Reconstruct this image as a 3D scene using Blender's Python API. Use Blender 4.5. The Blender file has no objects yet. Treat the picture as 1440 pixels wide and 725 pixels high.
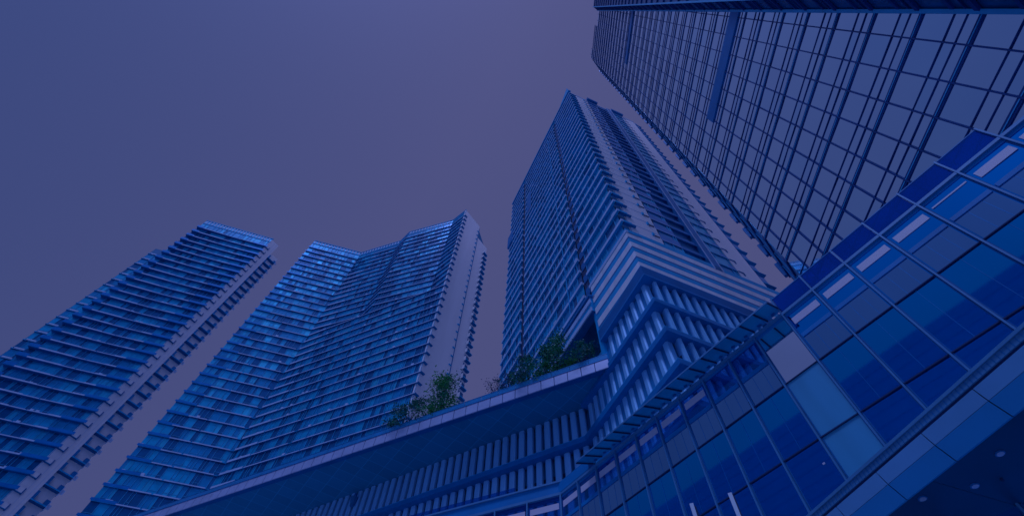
import bpy, bmesh, math, random
from mathutils import Vector, Matrix

S = bpy.context.scene
COL = S.collection
R = math.radians
random.seed(7)

# ------------------------------------------------------------------ camera
cam_d = bpy.data.cameras.new('camera')
cam = bpy.data.objects.new('camera', cam_d)
COL.objects.link(cam)
S.camera = cam
cam_d.sensor_width = 36.0
cam_d.lens = 16.5
cam_d.clip_start = 0.1
cam_d.clip_end = 6000
# world frame: X right, Y away, Z up, lens at the origin, ground 1.6 m below it
_up = Vector((23.0, -372.5, 660.0)).normalized()      # world up seen in lens axes (right, down, forward)
_f = Vector((0, 0, 1.0))
_Y = (_f - _up * _f.dot(_up)).normalized()
_X = _Y.cross(_up)
right = Vector((_X.x, _Y.x, _up.x))
down = Vector((_X.y, _Y.y, _up.y))
fwd = Vector((_X.z, _Y.z, _up.z))
cam.matrix_world = Matrix(((right.x, -down.x, -fwd.x, 0), (right.y, -down.y, -fwd.y, 0),
                           (right.z, -down.z, -fwd.z, 0), (0, 0, 0, 1)))

# ------------------------------------------------------------------ world
SUN_EL, SUN_AZ = 64.0, 215.0       # azimuth clockwise from +Y
w = bpy.data.worlds.new('World')
S.world = w
w.use_nodes = True
nt = w.node_tree
nt.nodes.clear()
N = nt.nodes.new
out = N('ShaderNodeOutputWorld'); bg = N('ShaderNodeBackground')
sky = N('ShaderNodeTexSky'); sky.sky_type = 'NISHITA'; sky.sun_disc = False
sky.sun_elevation = R(SUN_EL); sky.sun_rotation = R(SUN_AZ)
sky.air_density = 1.0; sky.dust_density = 4.0
bw = N('ShaderNodeRGBToBW'); nt.links.new(sky.outputs[0], bw.inputs[0])
lift = N('ShaderNodeMapRange'); nt.links.new(bw.outputs[0], lift.inputs[0])
lift.inputs[1].default_value = 0; lift.inputs[2].default_value = 12
lift.inputs[3].default_value = 0.9; lift.inputs[4].default_value = 1.5
tc = N('ShaderNodeTexCoord')
dot = N('ShaderNodeVectorMath'); dot.operation = 'DOT_PRODUCT'
dot.inputs[1].default_value = Vector((1.0, 0.55, -0.05))
nt.links.new(tc.outputs['Generated'], dot.inputs[0])
ramp = N('ShaderNodeValToRGB')
ramp.color_ramp.elements[0].position = 0.0; ramp.color_ramp.elements[0].color = (0.040, 0.061, 0.196, 1)
ramp.color_ramp.elements[1].position = 1.0; ramp.color_ramp.elements[1].color = (0.073, 0.081, 0.218, 1)
mr = N('ShaderNodeMapRange'); nt.links.new(dot.outputs['Value'], mr.inputs[0])
mr.inputs[1].default_value = -0.78; mr.inputs[2].default_value = -0.02
nt.links.new(mr.outputs[0], ramp.inputs[0])
mul = N('ShaderNodeVectorMath'); mul.operation = 'SCALE'
nt.links.new(ramp.outputs[0], mul.inputs[0]); nt.links.new(lift.outputs[0], mul.inputs['Scale'])
# the brighter half of the evening sky lies behind the camera
d2 = N('ShaderNodeVectorMath'); d2.operation = 'DOT_PRODUCT'
d2.inputs[1].default_value = Vector((0.50, -0.87, 0.0))
nt.links.new(tc.outputs['Generated'], d2.inputs[0])
m2 = N('ShaderNodeMapRange'); m2.interpolation_type = 'SMOOTHSTEP'
nt.links.new(d2.outputs['Value'], m2.inputs[0])
m2.inputs[1].default_value = 0.1; m2.inputs[2].default_value = 0.8
m2.inputs[3].default_value = 0.0; m2.inputs[4].default_value = 1.0
mxv = N('ShaderNodeMix'); mxv.data_type = 'VECTOR'
nt.links.new(m2.outputs[0], mxv.inputs[0])
mxv.inputs[4].default_value = (10, 10, 10); mxv.inputs[5].default_value = (21, 21.5, 22)
mul2 = N('ShaderNodeVectorMath'); mul2.operation = 'MULTIPLY'
nt.links.new(mul.outputs[0], mul2.inputs[0]); nt.links.new(mxv.outputs[1], mul2.inputs[1])
nt.links.new(mul2.outputs[0], bg.inputs[0])
bg.inputs[1].default_value = 0.1
nt.links.new(bg.outputs[0], out.inputs[0])

# ------------------------------------------------------------------ sun (veiled, wide)
sd = bpy.data.lights.new('sun', 'SUN'); sd.energy = 1.2; sd.angle = R(18); sd.color = (0.34, 0.42, 1.0)
so = bpy.data.objects.new('sun', sd); COL.objects.link(so)
sdir = Vector((math.sin(R(SUN_AZ)) * math.cos(R(SUN_EL)), math.cos(R(SUN_AZ)) * math.cos(R(SUN_EL)), math.sin(R(SUN_EL))))
so.rotation_euler = (-sdir).to_track_quat('-Z', 'Y').to_euler()

S.view_settings.view_transform = 'Standard'
S.view_settings.look = 'None'
S.view_settings.exposure = 0.0
S.view_settings.gamma = 1.0
S.view_settings.use_curve_mapping = False

# ------------------------------------------------------------------ materials
def mat(name, base, rough=0.6, metal=0.0, spec=0.5, var=0.12, scale=0.6, bump=0.0, stretch=(1, 1, 1), trans=0.0):
    m = bpy.data.materials.new(name); m.use_nodes = True
    t = m.node_tree; b = t.nodes['Principled BSDF']
    b.inputs['Roughness'].default_value = rough
    b.inputs['Metallic'].default_value = metal
    b.inputs['Specular IOR Level'].default_value = spec
    c = t.nodes.new('ShaderNodeTexCoord'); mp = t.nodes.new('ShaderNodeMapping')
    mp.inputs['Scale'].default_value = stretch
    t.links.new(c.outputs['Object'], mp.inputs[0])
    n = t.nodes.new('ShaderNodeTexNoise'); n.inputs['Scale'].default_value = scale
    n.inputs['Detail'].default_value = 5
    t.links.new(mp.outputs[0], n.inputs['Vector'])
    r = t.nodes.new('ShaderNodeValToRGB')
    r.color_ramp.elements[0].position = 0.3; r.color_ramp.elements[1].position = 0.7
    r.color_ramp.elements[0].color = tuple(x * (1 - var) for x in base) + (1,)
    r.color_ramp.elements[1].color = tuple(min(1, x * (1 + var)) for x in base) + (1,)
    t.links.new(n.outputs['Fac'], r.inputs[0])
    t.links.new(r.outputs[0], b.inputs['Base Color'])
    if bump:
        bp = t.nodes.new('ShaderNodeBump'); bp.inputs['Strength'].default_value = bump
        bp.inputs['Distance'].default_value = 0.05
        t.links.new(n.outputs['Fac'], bp.inputs['Height']); t.links.new(bp.outputs[0], b.inputs['Normal'])
    if trans:
        o = t.nodes['Material Output']
        tr = t.nodes.new('ShaderNodeBsdfTransparent'); tr.inputs[0].default_value = tuple(trans[1]) + (1,)
        mx = t.nodes.new('ShaderNodeMixShader'); mx.inputs[0].default_value = trans[0]
        t.links.new(b.outputs[0], mx.inputs[1]); t.links.new(tr.outputs[0], mx.inputs[2])
        t.links.new(mx.outputs[0], o.inputs[0])
    return m

def gridmat(name, base, line, cell_w, cell_h, rot, rough=0.7, mortar=0.03):
    """tiles laid in a running bond, seen from below"""
    m = mat(name, base, rough, var=0.1)
    t = m.node_tree; b = t.nodes['Principled BSDF']
    c = t.nodes.new('ShaderNodeTexCoord'); mp = t.nodes.new('ShaderNodeMapping')
    mp.inputs['Rotation'].default_value = (0, 0, rot)
    t.links.new(c.outputs['Object'], mp.inputs[0])
    br = t.nodes.new('ShaderNodeTexBrick')
    br.inputs['Color1'].default_value = tuple(base) + (1,)
    br.inputs['Color2'].default_value = tuple(x * 0.86 for x in base) + (1,)
    br.inputs['Mortar'].default_value = tuple(line) + (1,)
    br.inputs['Scale'].default_value = 1.0
    br.inputs['Mortar Size'].default_value = mortar
    br.inputs['Brick Width'].default_value = cell_w
    br.inputs['Row Height'].default_value = cell_h
    br.offset = 0.0
    t.links.new(mp.outputs[0], br.inputs['Vector'])
    t.links.new(br.outputs['Color'], b.inputs['Base Color'])
    return m

M = {}
M['white'] = mat('white_render', (0.82, 0.82, 0.80), 0.55, var=0.12, scale=0.9, stretch=(1, 1, 0.25))
M['white_side'] = mat('white_wall_tile', (0.84, 0.84, 0.82), 0.5, var=0.05, scale=0.3, stretch=(1, 1, 0.15))
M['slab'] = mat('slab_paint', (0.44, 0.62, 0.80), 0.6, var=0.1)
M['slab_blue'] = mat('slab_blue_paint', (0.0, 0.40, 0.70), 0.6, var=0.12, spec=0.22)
M['shade'] = mat('dark_trim_shade', (0, 0.152, 0.38), 0.7, spec=0.22)  # dark trim tone; on slab bottoms it paints in the underside shade
M['g_dark'] = mat('window_glass_dark', (0.0, 0.14, 0.32), 0.25, 0.35, var=0.15, spec=0.22)
M['g_mid'] = mat('window_glass_mid', (0.0, 0.42, 0.66), 0.3, 0.3, var=0.15, spec=0.22)
M['g_blue'] = mat('window_glass_blue', (0.0, 0.29, 0.54), 0.28, 0.3, var=0.15, spec=0.22)
M['g_light'] = mat('window_glass_curtained', (0.02, 0.46, 0.66), 0.35, 0.5, var=0.2, stretch=(4, 4, 0.3), spec=0.22)
M['balu'] = mat('balustrade_glass', (0.0, 0.22, 0.55), 0.3, 0.3, var=0.1, spec=0.22)
M['mull'] = mat('mullion_paint', (0.02, 0.468, 0.74), 0.6, 0.0)
M['frame_dark'] = mat('dark_frame', (0, 0.199, 0.46), 0.45, 0.3, spec=0.22)
M['mirror'] = mat('mirror_glass', (0.64, 0.88, 1.0), 0.03, 1.0, var=0.03, scale=0.15)
M['mirror_b'] = mat('mirror_glass_second', (0.56, 0.84, 1.0), 0.03, 1.0, var=0.04, scale=0.15)
M['pale_panel'] = mat('pale_blue_panel', (0.06, 0.36, 0.54), 0.35, 0.0, var=0.10, scale=0.6, stretch=(2, 2, 0.3))
M['mirror_edge'] = mat('tower_frame', (0.0, 0.06, 0.22), 0.7, 0.0, spec=0.22)
M['alu'] = mat('blue_aluminium', (0.07, 0.27, 0.46), 0.45, 0.1, spec=0.3, var=0.08, scale=1.5)
M['alu_pale'] = mat('pale_aluminium', (0.55, 0.655, 0.68), 0.4, 0.4, var=0.06, scale=1.5)
M['pod_glass'] = mat('podium_glass', (0.0, 0.41, 0.78), 0.03, 1.0, var=0.05, scale=0.3)
M['pod_deep'] = mat('podium_glass_deep', (0.0, 0.42, 0.90), 0.04, 1.0, var=0.06, scale=0.3)
M['pod_frit'] = mat('podium_glass_fritted', (0.20, 0.46, 0.68), 0.05, 1.0, var=0.06, scale=0.5, stretch=(1, 1, 0.3))
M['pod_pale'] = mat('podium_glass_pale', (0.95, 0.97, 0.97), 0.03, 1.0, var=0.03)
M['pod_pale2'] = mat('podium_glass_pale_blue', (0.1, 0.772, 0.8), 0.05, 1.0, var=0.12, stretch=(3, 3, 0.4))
M['clear'] = mat('clear_blue_glass', (0.02, 0.293, 0.55), 0.05, 0.9, trans=(0.68, (0.40, 0.70, 0.98)))
M['awning'] = mat('awning_glass', (0.0, 0.52, 0.74), 0.3, 0.0, trans=(0.25, (0.15, 0.75, 0.95)))
M['parapet'] = mat('parapet_glass', (0, 0.14, 0.55), 0.05, 0.7, trans=(0.35, (0.05, 0.25, 0.85)))
M['fascia_up'] = mat('canopy_fascia_panel', (0.17, 0.48, 0.72), 0.4, 0.1, spec=0.3, var=0.08, scale=0.5)
M['strip'] = mat('painted_light_panel', (0.62, 0.60, 0.66), 0.5, var=0.04)  # pale colour painted in for light seen through the glass wall
M['fin'] = mat('fin_aluminium', (0.24, 0.66, 0.94), 0.5, 0.1, var=0.1, scale=0.8, stretch=(1, 1, 0.2))
M['ledge'] = mat('ledge_paint', (0.0, 0.22, 0.50), 0.5, var=0.12, spec=0.22)
M['fin_back'] = mat('fin_back_wall', (0, 0.257, 0.5), 0.7, var=0.2)
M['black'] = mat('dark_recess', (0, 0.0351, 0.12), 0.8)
M['recess'] = mat('recess_wall', (0, 0.187, 0.38), 0.7, var=0.2)
M['fascia'] = mat('fascia_glass', (0.42, 0.52, 0.70), 0.35, 0.1, var=0.1, scale=0.5)
M['fascia_low'] = mat('fascia_panel_blue', (0.0, 0.30, 0.60), 0.4, 0.2, var=0.06, scale=0.8)
M['bal_glass'] = mat('terrace_glass', (0.03, 0.42, 0.72), 0.2, 0.2, trans=(0.35, (0.3, 0.7, 0.95)))
M['soffit'] = gridmat('soffit_tile', (0.0, 0.27, 0.46), (0.02, 0.42, 0.66), 2.2, 1.9, R(-32))
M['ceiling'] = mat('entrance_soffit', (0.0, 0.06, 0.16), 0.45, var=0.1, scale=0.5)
M['pave'] = mat('plaza_paving', (0.46, 0.54, 0.62), 0.8, var=0.25, scale=0.8)
M['leaf1'] = mat('leaf_green', (0.006, 0.26, 0.11), 0.6, var=0.5, scale=3)
M['leaf2'] = mat('leaf_dark', (0.0, 0.17, 0.14), 0.6, var=0.5, scale=3)
M['leaf3'] = mat('leaf_bright', (0.04, 0.34, 0.08), 0.6, var=0.5, scale=3)
M['leaf4'] = mat('leaf_blue_grey', (0.03, 0.10, 0.24), 0.6, var=0.4, scale=3)
M['bark'] = mat('bark', (0.02, 0.04, 0.09), 0.9, var=0.3, scale=6)
M['lens'] = mat('lamp_lens', (0.35, 0.48, 0.62), 0.25, 0.2)
M['block_glass'] = mat('office_glass', (0.0, 0.36, 0.67), 0.5, var=0.03)
M['concrete'] = mat('office_wall', (0.0, 0.38, 0.70), 0.5, var=0.03)

# ------------------------------------------------------------------ mesh helpers
class MB:
    def __init__(self):
        self.v = []; self.f = []; self.m = []; self.mats = []
    def mi(self, k):
        if k not in self.mats: self.mats.append(k)
        return self.mats.index(k)
    def face(self, pts, k):
        i = len(self.v); self.v += [tuple(p) for p in pts]
        self.f.append(tuple(range(i, i + len(pts)))); self.m.append(self.mi(k))
    def hexa(self, b, t, k, kb=None, ks=None):
        """bottom ring b, top ring t (same length): a closed prism"""
        i = len(self.v); n = len(b)
        self.v += [tuple(p) for p in b] + [tuple(p) for p in t]
        self.f.append(tuple(range(i + n - 1, i - 1, -1))); self.m.append(self.mi(kb or k))
        self.f.append(tuple(range(i + n, i + 2 * n))); self.m.append(self.mi(k))
        for j in range(n):
            q = (j + 1) % n
            self.f.append((i + j, i + q, i + n + q, i + n + j)); self.m.append(self.mi(ks or k))
    def build(self, name, parent=None):
        me = bpy.data.meshes.new(name)
        me.from_pydata(self.v, [], self.f)
        for k in self.mats: me.materials.append(M[k])
        me.polygons.foreach_set('material_index', self.m)
        bm = bmesh.new(); bm.from_mesh(me)
        bmesh.ops.recalc_face_normals(bm, faces=bm.faces)
        bm.to_mesh(me); bm.free()
        me.update()
        o = bpy.data.objects.new(name, me); COL.objects.link(o)
        if parent: o.parent = parent
        return o

class Fr:
    """a wall plane: origin, azimuth of its run, outward normal on the given side"""
    def __init__(self, ox, oy, az, side):
        self.o = Vector((ox, oy)); a = R(az)
        self.u = Vector((math.sin(a), math.cos(a)))
        self.n = Vector((-self.u.y, self.u.x)) * side
    def p(self, s, o, z):
        q = self.o + self.u * s + self.n * o
        return (q.x, q.y, z)
    def box(self, mb, s0, s1, o0, o1, z0, z1, k, kb=None, ks=None):
        b = [self.p(s0, o0, z0), self.p(s1, o0, z0), self.p(s1, o1, z0), self.p(s0, o1, z0)]
        t = [self.p(s0, o0, z1), self.p(s1, o0, z1), self.p(s1, o1, z1), self.p(s0, o1, z1)]
        mb.hexa(b, t, k, kb, ks)
    def quad(self, mb, s0, s1, o, z0, z1, k, tilt=0.0):
        a, b = random.uniform(-tilt, tilt), random.uniform(-tilt, tilt)
        mb.face([self.p(s0, o + a, z0), self.p(s1, o - a, z0), self.p(s1, o - a + b, z1), self.p(s0, o + a + b, z1)], k)

def tag(o, label, cat, group=None, kind=None):
    o['label'] = label; o['category'] = cat
    if group: o['group'] = group
    if kind: o['kind'] = kind
    return o

def empty(name, x, y, z=-1.6):
    o = bpy.data.objects.new(name, None); COL.objects.link(o)
    o.location = (x, y, z); return o

class Thing:
    """Empty at the base; parts are built in world coordinates and parented keeping place"""
    def __init__(self, name, x, y, z, label, cat, group=None):
        self.e = empty(name, x, y, z); tag(self.e, label, cat, group)
        self.inv = Matrix.Translation((-x, -y, -z))
    def part(self, mb, name, parent=None, label=None, stuff=False):
        o = mb.build(name, parent or self.e)
        if parent is None: o.matrix_parent_inverse = self.inv
        if label: o['label'] = label
        if stuff: o['kind'] = 'stuff'
        return o

def offset_line(pts, d, side):
    """offset an open polyline in plan"""
    res = []
    for i, p in enumerate(pts):
        p = Vector(p); ns = []
        if i > 0: e = (p - Vector(pts[i - 1])).normalized(); ns.append(Vector((-e.y, e.x)))
        if i < len(pts) - 1: e = (Vector(pts[i + 1]) - p).normalized(); ns.append(Vector((-e.y, e.x)))
        n = sum(ns, Vector((0, 0))) / len(ns); n /= max(n.length_squared, 0.3)
        res.append(p + n * d * side)
    return res

def ribbon(mb, pts, o0, o1, z0, z1, side, k, kb=None, ks=None):
    a = offset_line(pts, o0, side); b = offset_line(pts, o1, side)
    for i in range(len(pts) - 1):
        q = [a[i], a[i + 1], b[i + 1], b[i]]
        mb.hexa([(v.x, v.y, z0) for v in q], [(v.x, v.y, z1) for v in q], k, kb, ks)

# ------------------------------------------------------------------ ground
g = MB(); g.face([(-3000, -3000, -1.6), (3000, -3000, -1.6), (3000, 3000, -1.6), (-3000, 3000, -1.6)], 'pave')
go = g.build('ground'); go['kind'] = 'structure'

# ------------------------------------------------------------------ far residential towers
def window_row(fr, mb, s0, s1, z0, z1, pane, weights, o=0.0, mull='mull', rng=random, k=None):
    s = s0; keys = list(weights.keys()); ws = list(weights.values())
    while s < s1 - 0.05:
        e = min(s1, s + pane * rng.choice((0.6, 1, 1, 1.7)))
        if s1 - e < 0.3: e = s1
        key = rng.choices(keys, ws)[0]
        if k is not None:                      # loggias and curtained flats stack in columns of a few storeys
            h = (int(s / 2.3) * 7349 + (k // 4) * 9151 + int(s / 2.3) * (k // 4) * 131) % 11
            if h < 2 and rng.random() < 0.85: key = 'g_dark'
            elif h == 5 and rng.random() < 0.7: key = 'g_mid'
        fr.quad(mb, s, e, o + rng.uniform(-.012, .012), z0, z1, key, 0.006)
        if rng.random() < 0.35: fr.box(mb, s + 0.05, e - 0.07, o + 0.01, o + 0.05, z0 + 0.8, z0 + 0.86, mull)
        if rng.random() < 0.05: fr.box(mb, s + 0.1, s + 0.8, o + 0.02, o + 0.3, z0 + 0.05, z0 + 0.6, 'slab')
        fr.box(mb, e - 0.05, e + 0.02, o + 0.02, o + 0.12, z0, z1, mull)
        s = e

def frame_of(a, b, side):
    d = Vector(b) - Vector(a); return Fr(a[0], a[1], math.degrees(math.atan2(d.x, d.y)), side), d.length

W_MIX = {'g_dark': 4, 'g_blue': 5, 'g_mid': 4, 'g_light': 2}

# --- the left tower
t1 = Thing('residential_tower', -105, 85.5, -1.6,
           'blue glass residential tower farthest left, white side wall with a column of boxed balconies', 'tower')
A1, B1 = (-117.3, 82.3), (-93.1, 88.6)
f1, L1 = frame_of(A1, B1, -1)
FH = 3.2; TOP1 = 160.0; NF1 = 47
zt = lambda k: TOP1 - 7.0 - FH * k
mb = MB()
mb.hexa([f1.p(a_, b_, -1.6) for a_, b_ in ((0, -.15), (L1, -.15), (L1 - 9.5, -13), (2, -13))], [f1.p(a_, b_, TOP1 - 0.3) for a_, b_ in ((0, -.15), (L1, -.15), (L1 - 9.5, -13), (2, -13))], 'recess')
f1.box(mb, -4.2, 0.02, -12, -1.6, -1.6, 137.6, 'recess')
t1.part(mb, 'core_wall')
side1 = Fr(B1[0], B1[1], 38, -1)
mb = MB()
side1.box(mb, -0.25, 3.1, -0.4, 0.0, -1.6, TOP1 - 1.0, 'white_side')
for s_ in (1.5, 2.4): side1.box(mb, s_, s_ + 0.05, 0.001, 0.03, -1.6, TOP1 - 1.2, 'slab')
t1.part(mb, 'side_wall', label='white side wall with fine vertical joints')
mb = MB()
side1.box(mb, 3.1, 6.3, -1.3, -0.9, -1.6, TOP1 - 6, 'white_side')
t1.part(mb, 'loggia_wall')
rng = random.Random(3)
for k in range(NF1):
    z = zt(k)
    mb = MB()
    window_row(f1, mb, 0, L1 - 0.1, z - FH + 0.25, z, 1.15, W_MIX, rng=rng, k=k)
    t1.part(mb, 'window_band'); mb = MB()
    if z < 137: window_row(f1, mb, -4.0, -0.1, z - FH + 0.25, z, 1.3, W_MIX, o=-1.5, rng=rng, k=k); t1.part(mb, 'window_band')
    mb = MB()
    curve = [f1.p(0.0, 0.0, 0)[:2], f1.p(13.3, -0.0, 0)[:2], f1.p(L1 + 0.15, 0.0, 0)[:2]]
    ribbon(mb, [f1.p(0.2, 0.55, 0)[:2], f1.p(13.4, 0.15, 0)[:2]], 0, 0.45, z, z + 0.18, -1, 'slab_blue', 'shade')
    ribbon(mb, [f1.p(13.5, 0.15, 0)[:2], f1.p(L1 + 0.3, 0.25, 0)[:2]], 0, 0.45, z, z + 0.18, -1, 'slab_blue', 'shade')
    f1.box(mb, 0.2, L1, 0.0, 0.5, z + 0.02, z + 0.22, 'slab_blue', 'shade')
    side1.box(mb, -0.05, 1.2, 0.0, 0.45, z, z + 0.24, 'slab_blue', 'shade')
    t1.part(mb, 'balcony_slab')
    if z < 137:
        mb = MB(); f1.box(mb, -4.2, 0.1, -1.6, -1.25, z, z + 0.26, 'slab_blue', 'shade'); t1.part(mb, 'balcony_slab')
    mb = MB()
    off = 0.25 * math.sin(k * 0.9)
    ribbon(mb, [f1.p(2.6, 0.92, 0)[:2], f1.p(10.0 + off, 0.70, 0)[:2]], 0, 0.06, z + 0.03, z + 0.36, -1, 'slab')
    ribbon(mb, [f1.p(10.0 + off, 0.70, 0)[:2], f1.p(13.35, 0.62, 0)[:2]], 0, 0.06, z + 0.04, z + 0.22, -1, 'slab')
    t1.part(mb, 'balcony_parapet'); mb = MB()
    ribbon(mb, [f1.p(13.6, 0.62, 0)[:2], f1.p(17.9, 0.65, 0)[:2]], 0, 0.06, z + 0.04, z + 0.22, -1, 'slab')
    ribbon(mb, [f1.p(17.9, 0.65, 0)[:2], f1.p(20.5, 0.68, 0)[:2]], 0, 0.06, z + 0.03, z + 0.34, -1, 'slab')
    t1.part(mb, 'balcony_parapet')
    if z < 137:
        mb = MB(); f1.box(mb, -3.6, -1.3, -1.3, -1.25, z + 0.05, z + 0.6, 'slab'); t1.part(mb, 'end_parapet')
    mb = MB()
    ribbon(mb, [f1.p(20.55, 0.66, 0)[:2], f1.p(L1 + 0.75, 0.72, 0)[:2]], 0, 0.05, z + 0.06, z + 0.74, -1, 'balu')
    side1.box(mb, -0.1, 1.15, 0.42, 0.47, z + 0.1, z + 1.0, 'white_side')
    side1.box(mb, 1.15, 1.35, 0.0, 0.5, z - 0.1, z + 1.1, 'shade')
    t1.part(mb, 'balustrade'); mb = MB()
    ribbon(mb, [f1.p(0.2, 0.98, 0)[:2], f1.p(2.55, 0.93, 0)[:2]], 0, 0.05, z + 0.1, z + 1.1, -1, 'balu')
    t1.part(mb, 'balustrade')
    if k > 0:
        mb = MB()
        side1.box(mb, 3.1, 6.3, -0.9, 0.3, z, z + 0.25, 'slab_blue', 'shade')
        side1.box(mb, 3.1, 3.6, -0.9, 0.25, z + 0.25, z + 1.9, 'frame_dark')
        side1.box(mb, 5.5, 6.3, -0.6, 0.2, z + 0.25, z + 1.3, 'frame_dark')
        side1.box(mb, 6.3, 6.42, -0.8, 0.4, z - 0.6, z + 1.2, 'slab')
        side1.box(mb, 6.42, 7.0, 0.1, 0.2, z - 0.2, z + 0.7, 'slab')
        t1.part(mb, 'side_balcony')
mb = MB()
z0 = TOP1 - 7.0
window_row(f1, mb, 0.0, L1 - 0.1, z0 + 0.2, TOP1 - 2.6, 1.3, {'g_blue': 6, 'g_mid': 3, 'g_dark': 1}, rng=rng)
f1.box(mb, -0.1, L1, -0.1, 0.15, TOP1 - 0.35, TOP1, 'slab_blue')
f1.box(mb, -0.1, L1, -0.1, 0.12, TOP1 - 2.7, TOP1 - 2.45, 'slab_blue')
f1.box(mb, 0, L1, -0.12, -0.02, TOP1 - 2.45, TOP1 - 0.35, 'g_mid')
for i in range(22):
    s = 0.4 + i * 1.1
    f1.box(mb, s, s + 0.5, -0.02, 0.1, TOP1 - 2.4, TOP1 - 0.4, 'slab')
t1.part(mb, 'roof_crown', label='roof parapet with a row of pale louvres')

# --- the folded tower in the middle left
t2 = Thing('residential_tower', -52, 88, -1.6,
           'folded blue glass residential tower second from left with a plain white end wall', 'tower')
TOP2 = 166.0
P2 = [(-79.8, 91.4), (-61.4, 95.7), (-44.9, 89.1), (-41.1, 84.9), (-23.7, 78.5), (-18.6, 73.8)]
# plan of the floors: left wing, fold, long right wing running straight to the white end wall
PF = [(-79.8, 91.4), (-61.4, 95.7), (-18.6, 73.8)]
mb = MB()
mb.hexa([(x, y, -1.6) for x, y in [(-79.8, 91.7), (-61.4, 96.0), (-44.7, 89.5), (-40.9, 85.3), (-23.5, 78.9), (-18.7, 74.2), (-14.5, 79.5), (-11.5, 89), (-40, 112), (-76, 105)]],
        [(x, y, TOP2 - 0.3) for x, y in [(-79.8, 91.7), (-61.4, 96.0), (-44.7, 89.5), (-40.9, 85.3), (-23.5, 78.9), (-18.7, 74.2), (-14.5, 79.5), (-11.5, 89), (-40, 112), (-76, 105)]], 'recess')
t2.part(mb, 'core_wall')
segs = [frame_of(P2[i], P2[i + 1], -1) for i in range(5)]
e2 = Fr(-18.6, 73.8, 38.5, -1)
mb = MB()
e2.box(mb, -0.1, 8.4, -0.6, 0.0, -1.6, TOP2 - 0.6, 'white_side')
e2.box(mb, 8.9, 14.5, -0.9, -0.3, -1.6, TOP2 - 9, 'white_side')
t2.part(mb, 'end_wall', label='plain white end wall')
mb = MB()
e2.box(mb, 8.4, 8.9, -0.5, -0.2, -1.6, TOP2 - 2, 'frame_dark')
t2.part(mb, 'dark_strip')
P2_TOP = P2; SEG_TOP = segs
P2_LOW = [(-79.8, 91.4), (-61.4, 95.7), (-44.9, 87.3), (-41.1, 85.35), (-23.7, 76.45), (-18.6, 73.8)]
SEG_LOW = [frame_of(P2_LOW[i], P2_LOW[i + 1], -1) for i in range(5)]
rng = random.Random(11)
NF2 = 50
for k in range(NF2):
    z = TOP2 - 6.0 - FH * k
    low = k > 3
    P2, segs = (P2_TOP, SEG_TOP) if k < 15 else (P2_LOW, SEG_LOW)
    mb = MB()
    for i, (f, L) in enumerate(segs):
        wt = dict(W_MIX)
        if i in (2, 4): wt = {'g_blue': 6, 'g_dark': 1, 'g_mid': 2}
        window_row(f, mb, 0, L, z - FH + 0.2, z, 1.1, wt, rng=rng, k=k + 40 * i)
    t2.part(mb, 'window_band')
    mb = MB()
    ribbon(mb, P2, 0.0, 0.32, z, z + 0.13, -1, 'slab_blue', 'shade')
    t2.part(mb, 'balcony_slab')
    mb = MB(); e2.box(mb, -0.3, 1.0, 0.0, 0.55, z, z + 0.22, 'frame_dark'); t2.part(mb, 'corner_bracket')
    mb = MB(); e2.box(mb, 7.6, 8.3, 0.0, 0.35, z + 0.1, z + 0.3, 'slab_blue'); t2.part(mb, 'wall_lamp_bracket')
    mb = MB()
    f, L = segs[0]
    off = 0.2 * math.sin(k * 1.3)
    ribbon(mb, [f.p(4.8 + off if k % 9 else 3.2, 0.33, 0)[:2], f.p(9.2, 0.33, 0)[:2]], 0, 0.06, z + 0.02, z + 0.25, -1, 'slab')
    ribbon(mb, [f.p(9.6, 0.33, 0)[:2], f.p(14.4 if not low else 18.0, 0.33, 0)[:2]], 0, 0.06, z + 0.02, z + 0.25, -1, 'slab')
    t2.part(mb, 'balcony_parapet'); mb = MB()
    f, L = segs[1]
    f3, L3 = segs[3]
    if low:
        ribbon(mb, [f.p(0.5, 0.33, 0)[:2], f.p(7.0, 0.33, 0)[:2]], 0, 0.06, z + 0.03, z + 0.55, -1, 'slab')
    ribbon(mb, [f.p(7.4, 0.33, 0)[:2], f.p(L - 1, 0.33, 0)[:2]], 0, 0.06, z + 0.02, z + 0.25, -1, 'slab')
    ribbon(mb, [segs[2][0].p(0.1, 0.33, 0)[:2], segs[2][0].p(segs[2][1] - 0.6, 0.33, 0)[:2]], 0, 0.06, z + 0.02, z + 0.21, -1, 'slab')
    ribbon(mb, [f3.p(-0.3, 0.33, 0)[:2], f3.p(8.0 + off, 0.33, 0)[:2]], 0, 0.06, z + 0.02, z + 0.25, -1, 'slab')
    ribbon(mb, [f3.p(8.5 + off, 0.33, 0)[:2], f3.p(L3 - 0.4, 0.33, 0)[:2]], 0, 0.06, z + 0.02, z + 0.21, -1, 'slab')
    f4, L4 = segs[4]
    ribbon(mb, [f4.p(-0.1, 0.33, 0)[:2], f4.p(L4 + 0.4, 0.33, 0)[:2]], 0, 0.06, z + 0.02, z + 0.21, -1, 'slab')
    t2.part(mb, 'balcony_parapet')
    mb = MB()
    f, L = segs[0]
    ribbon(mb, [f.p(-0.3, 0.31, 0)[:2], f.p(4.7, 0.31, 0)[:2]], 0, 0.04, z + 0.13, z + 0.66, -1, 'balu')
    t2.part(mb, 'balustrade')
    if k > 2:
        mb = MB()
        e2.box(mb, 12.6, 14.6, -0.9, 0.6, z, z + 0.3, 'slab_blue', 'shade')
        e2.box(mb, 12.7, 14.4, -0.28, -0.2, z + 0.3, z + 2.4, 'g_dark')
        e2.box(mb, 12.5, 12.6, -0.3, 0.5, z - 0.2, z + 1.3, 'white')
        e2.box(mb, 14.6, 14.9, -0.2, 0.1, z + 0.2, z + 0.6, 'slab_blue')
        t2.part(mb, 'side_balcony')
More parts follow.
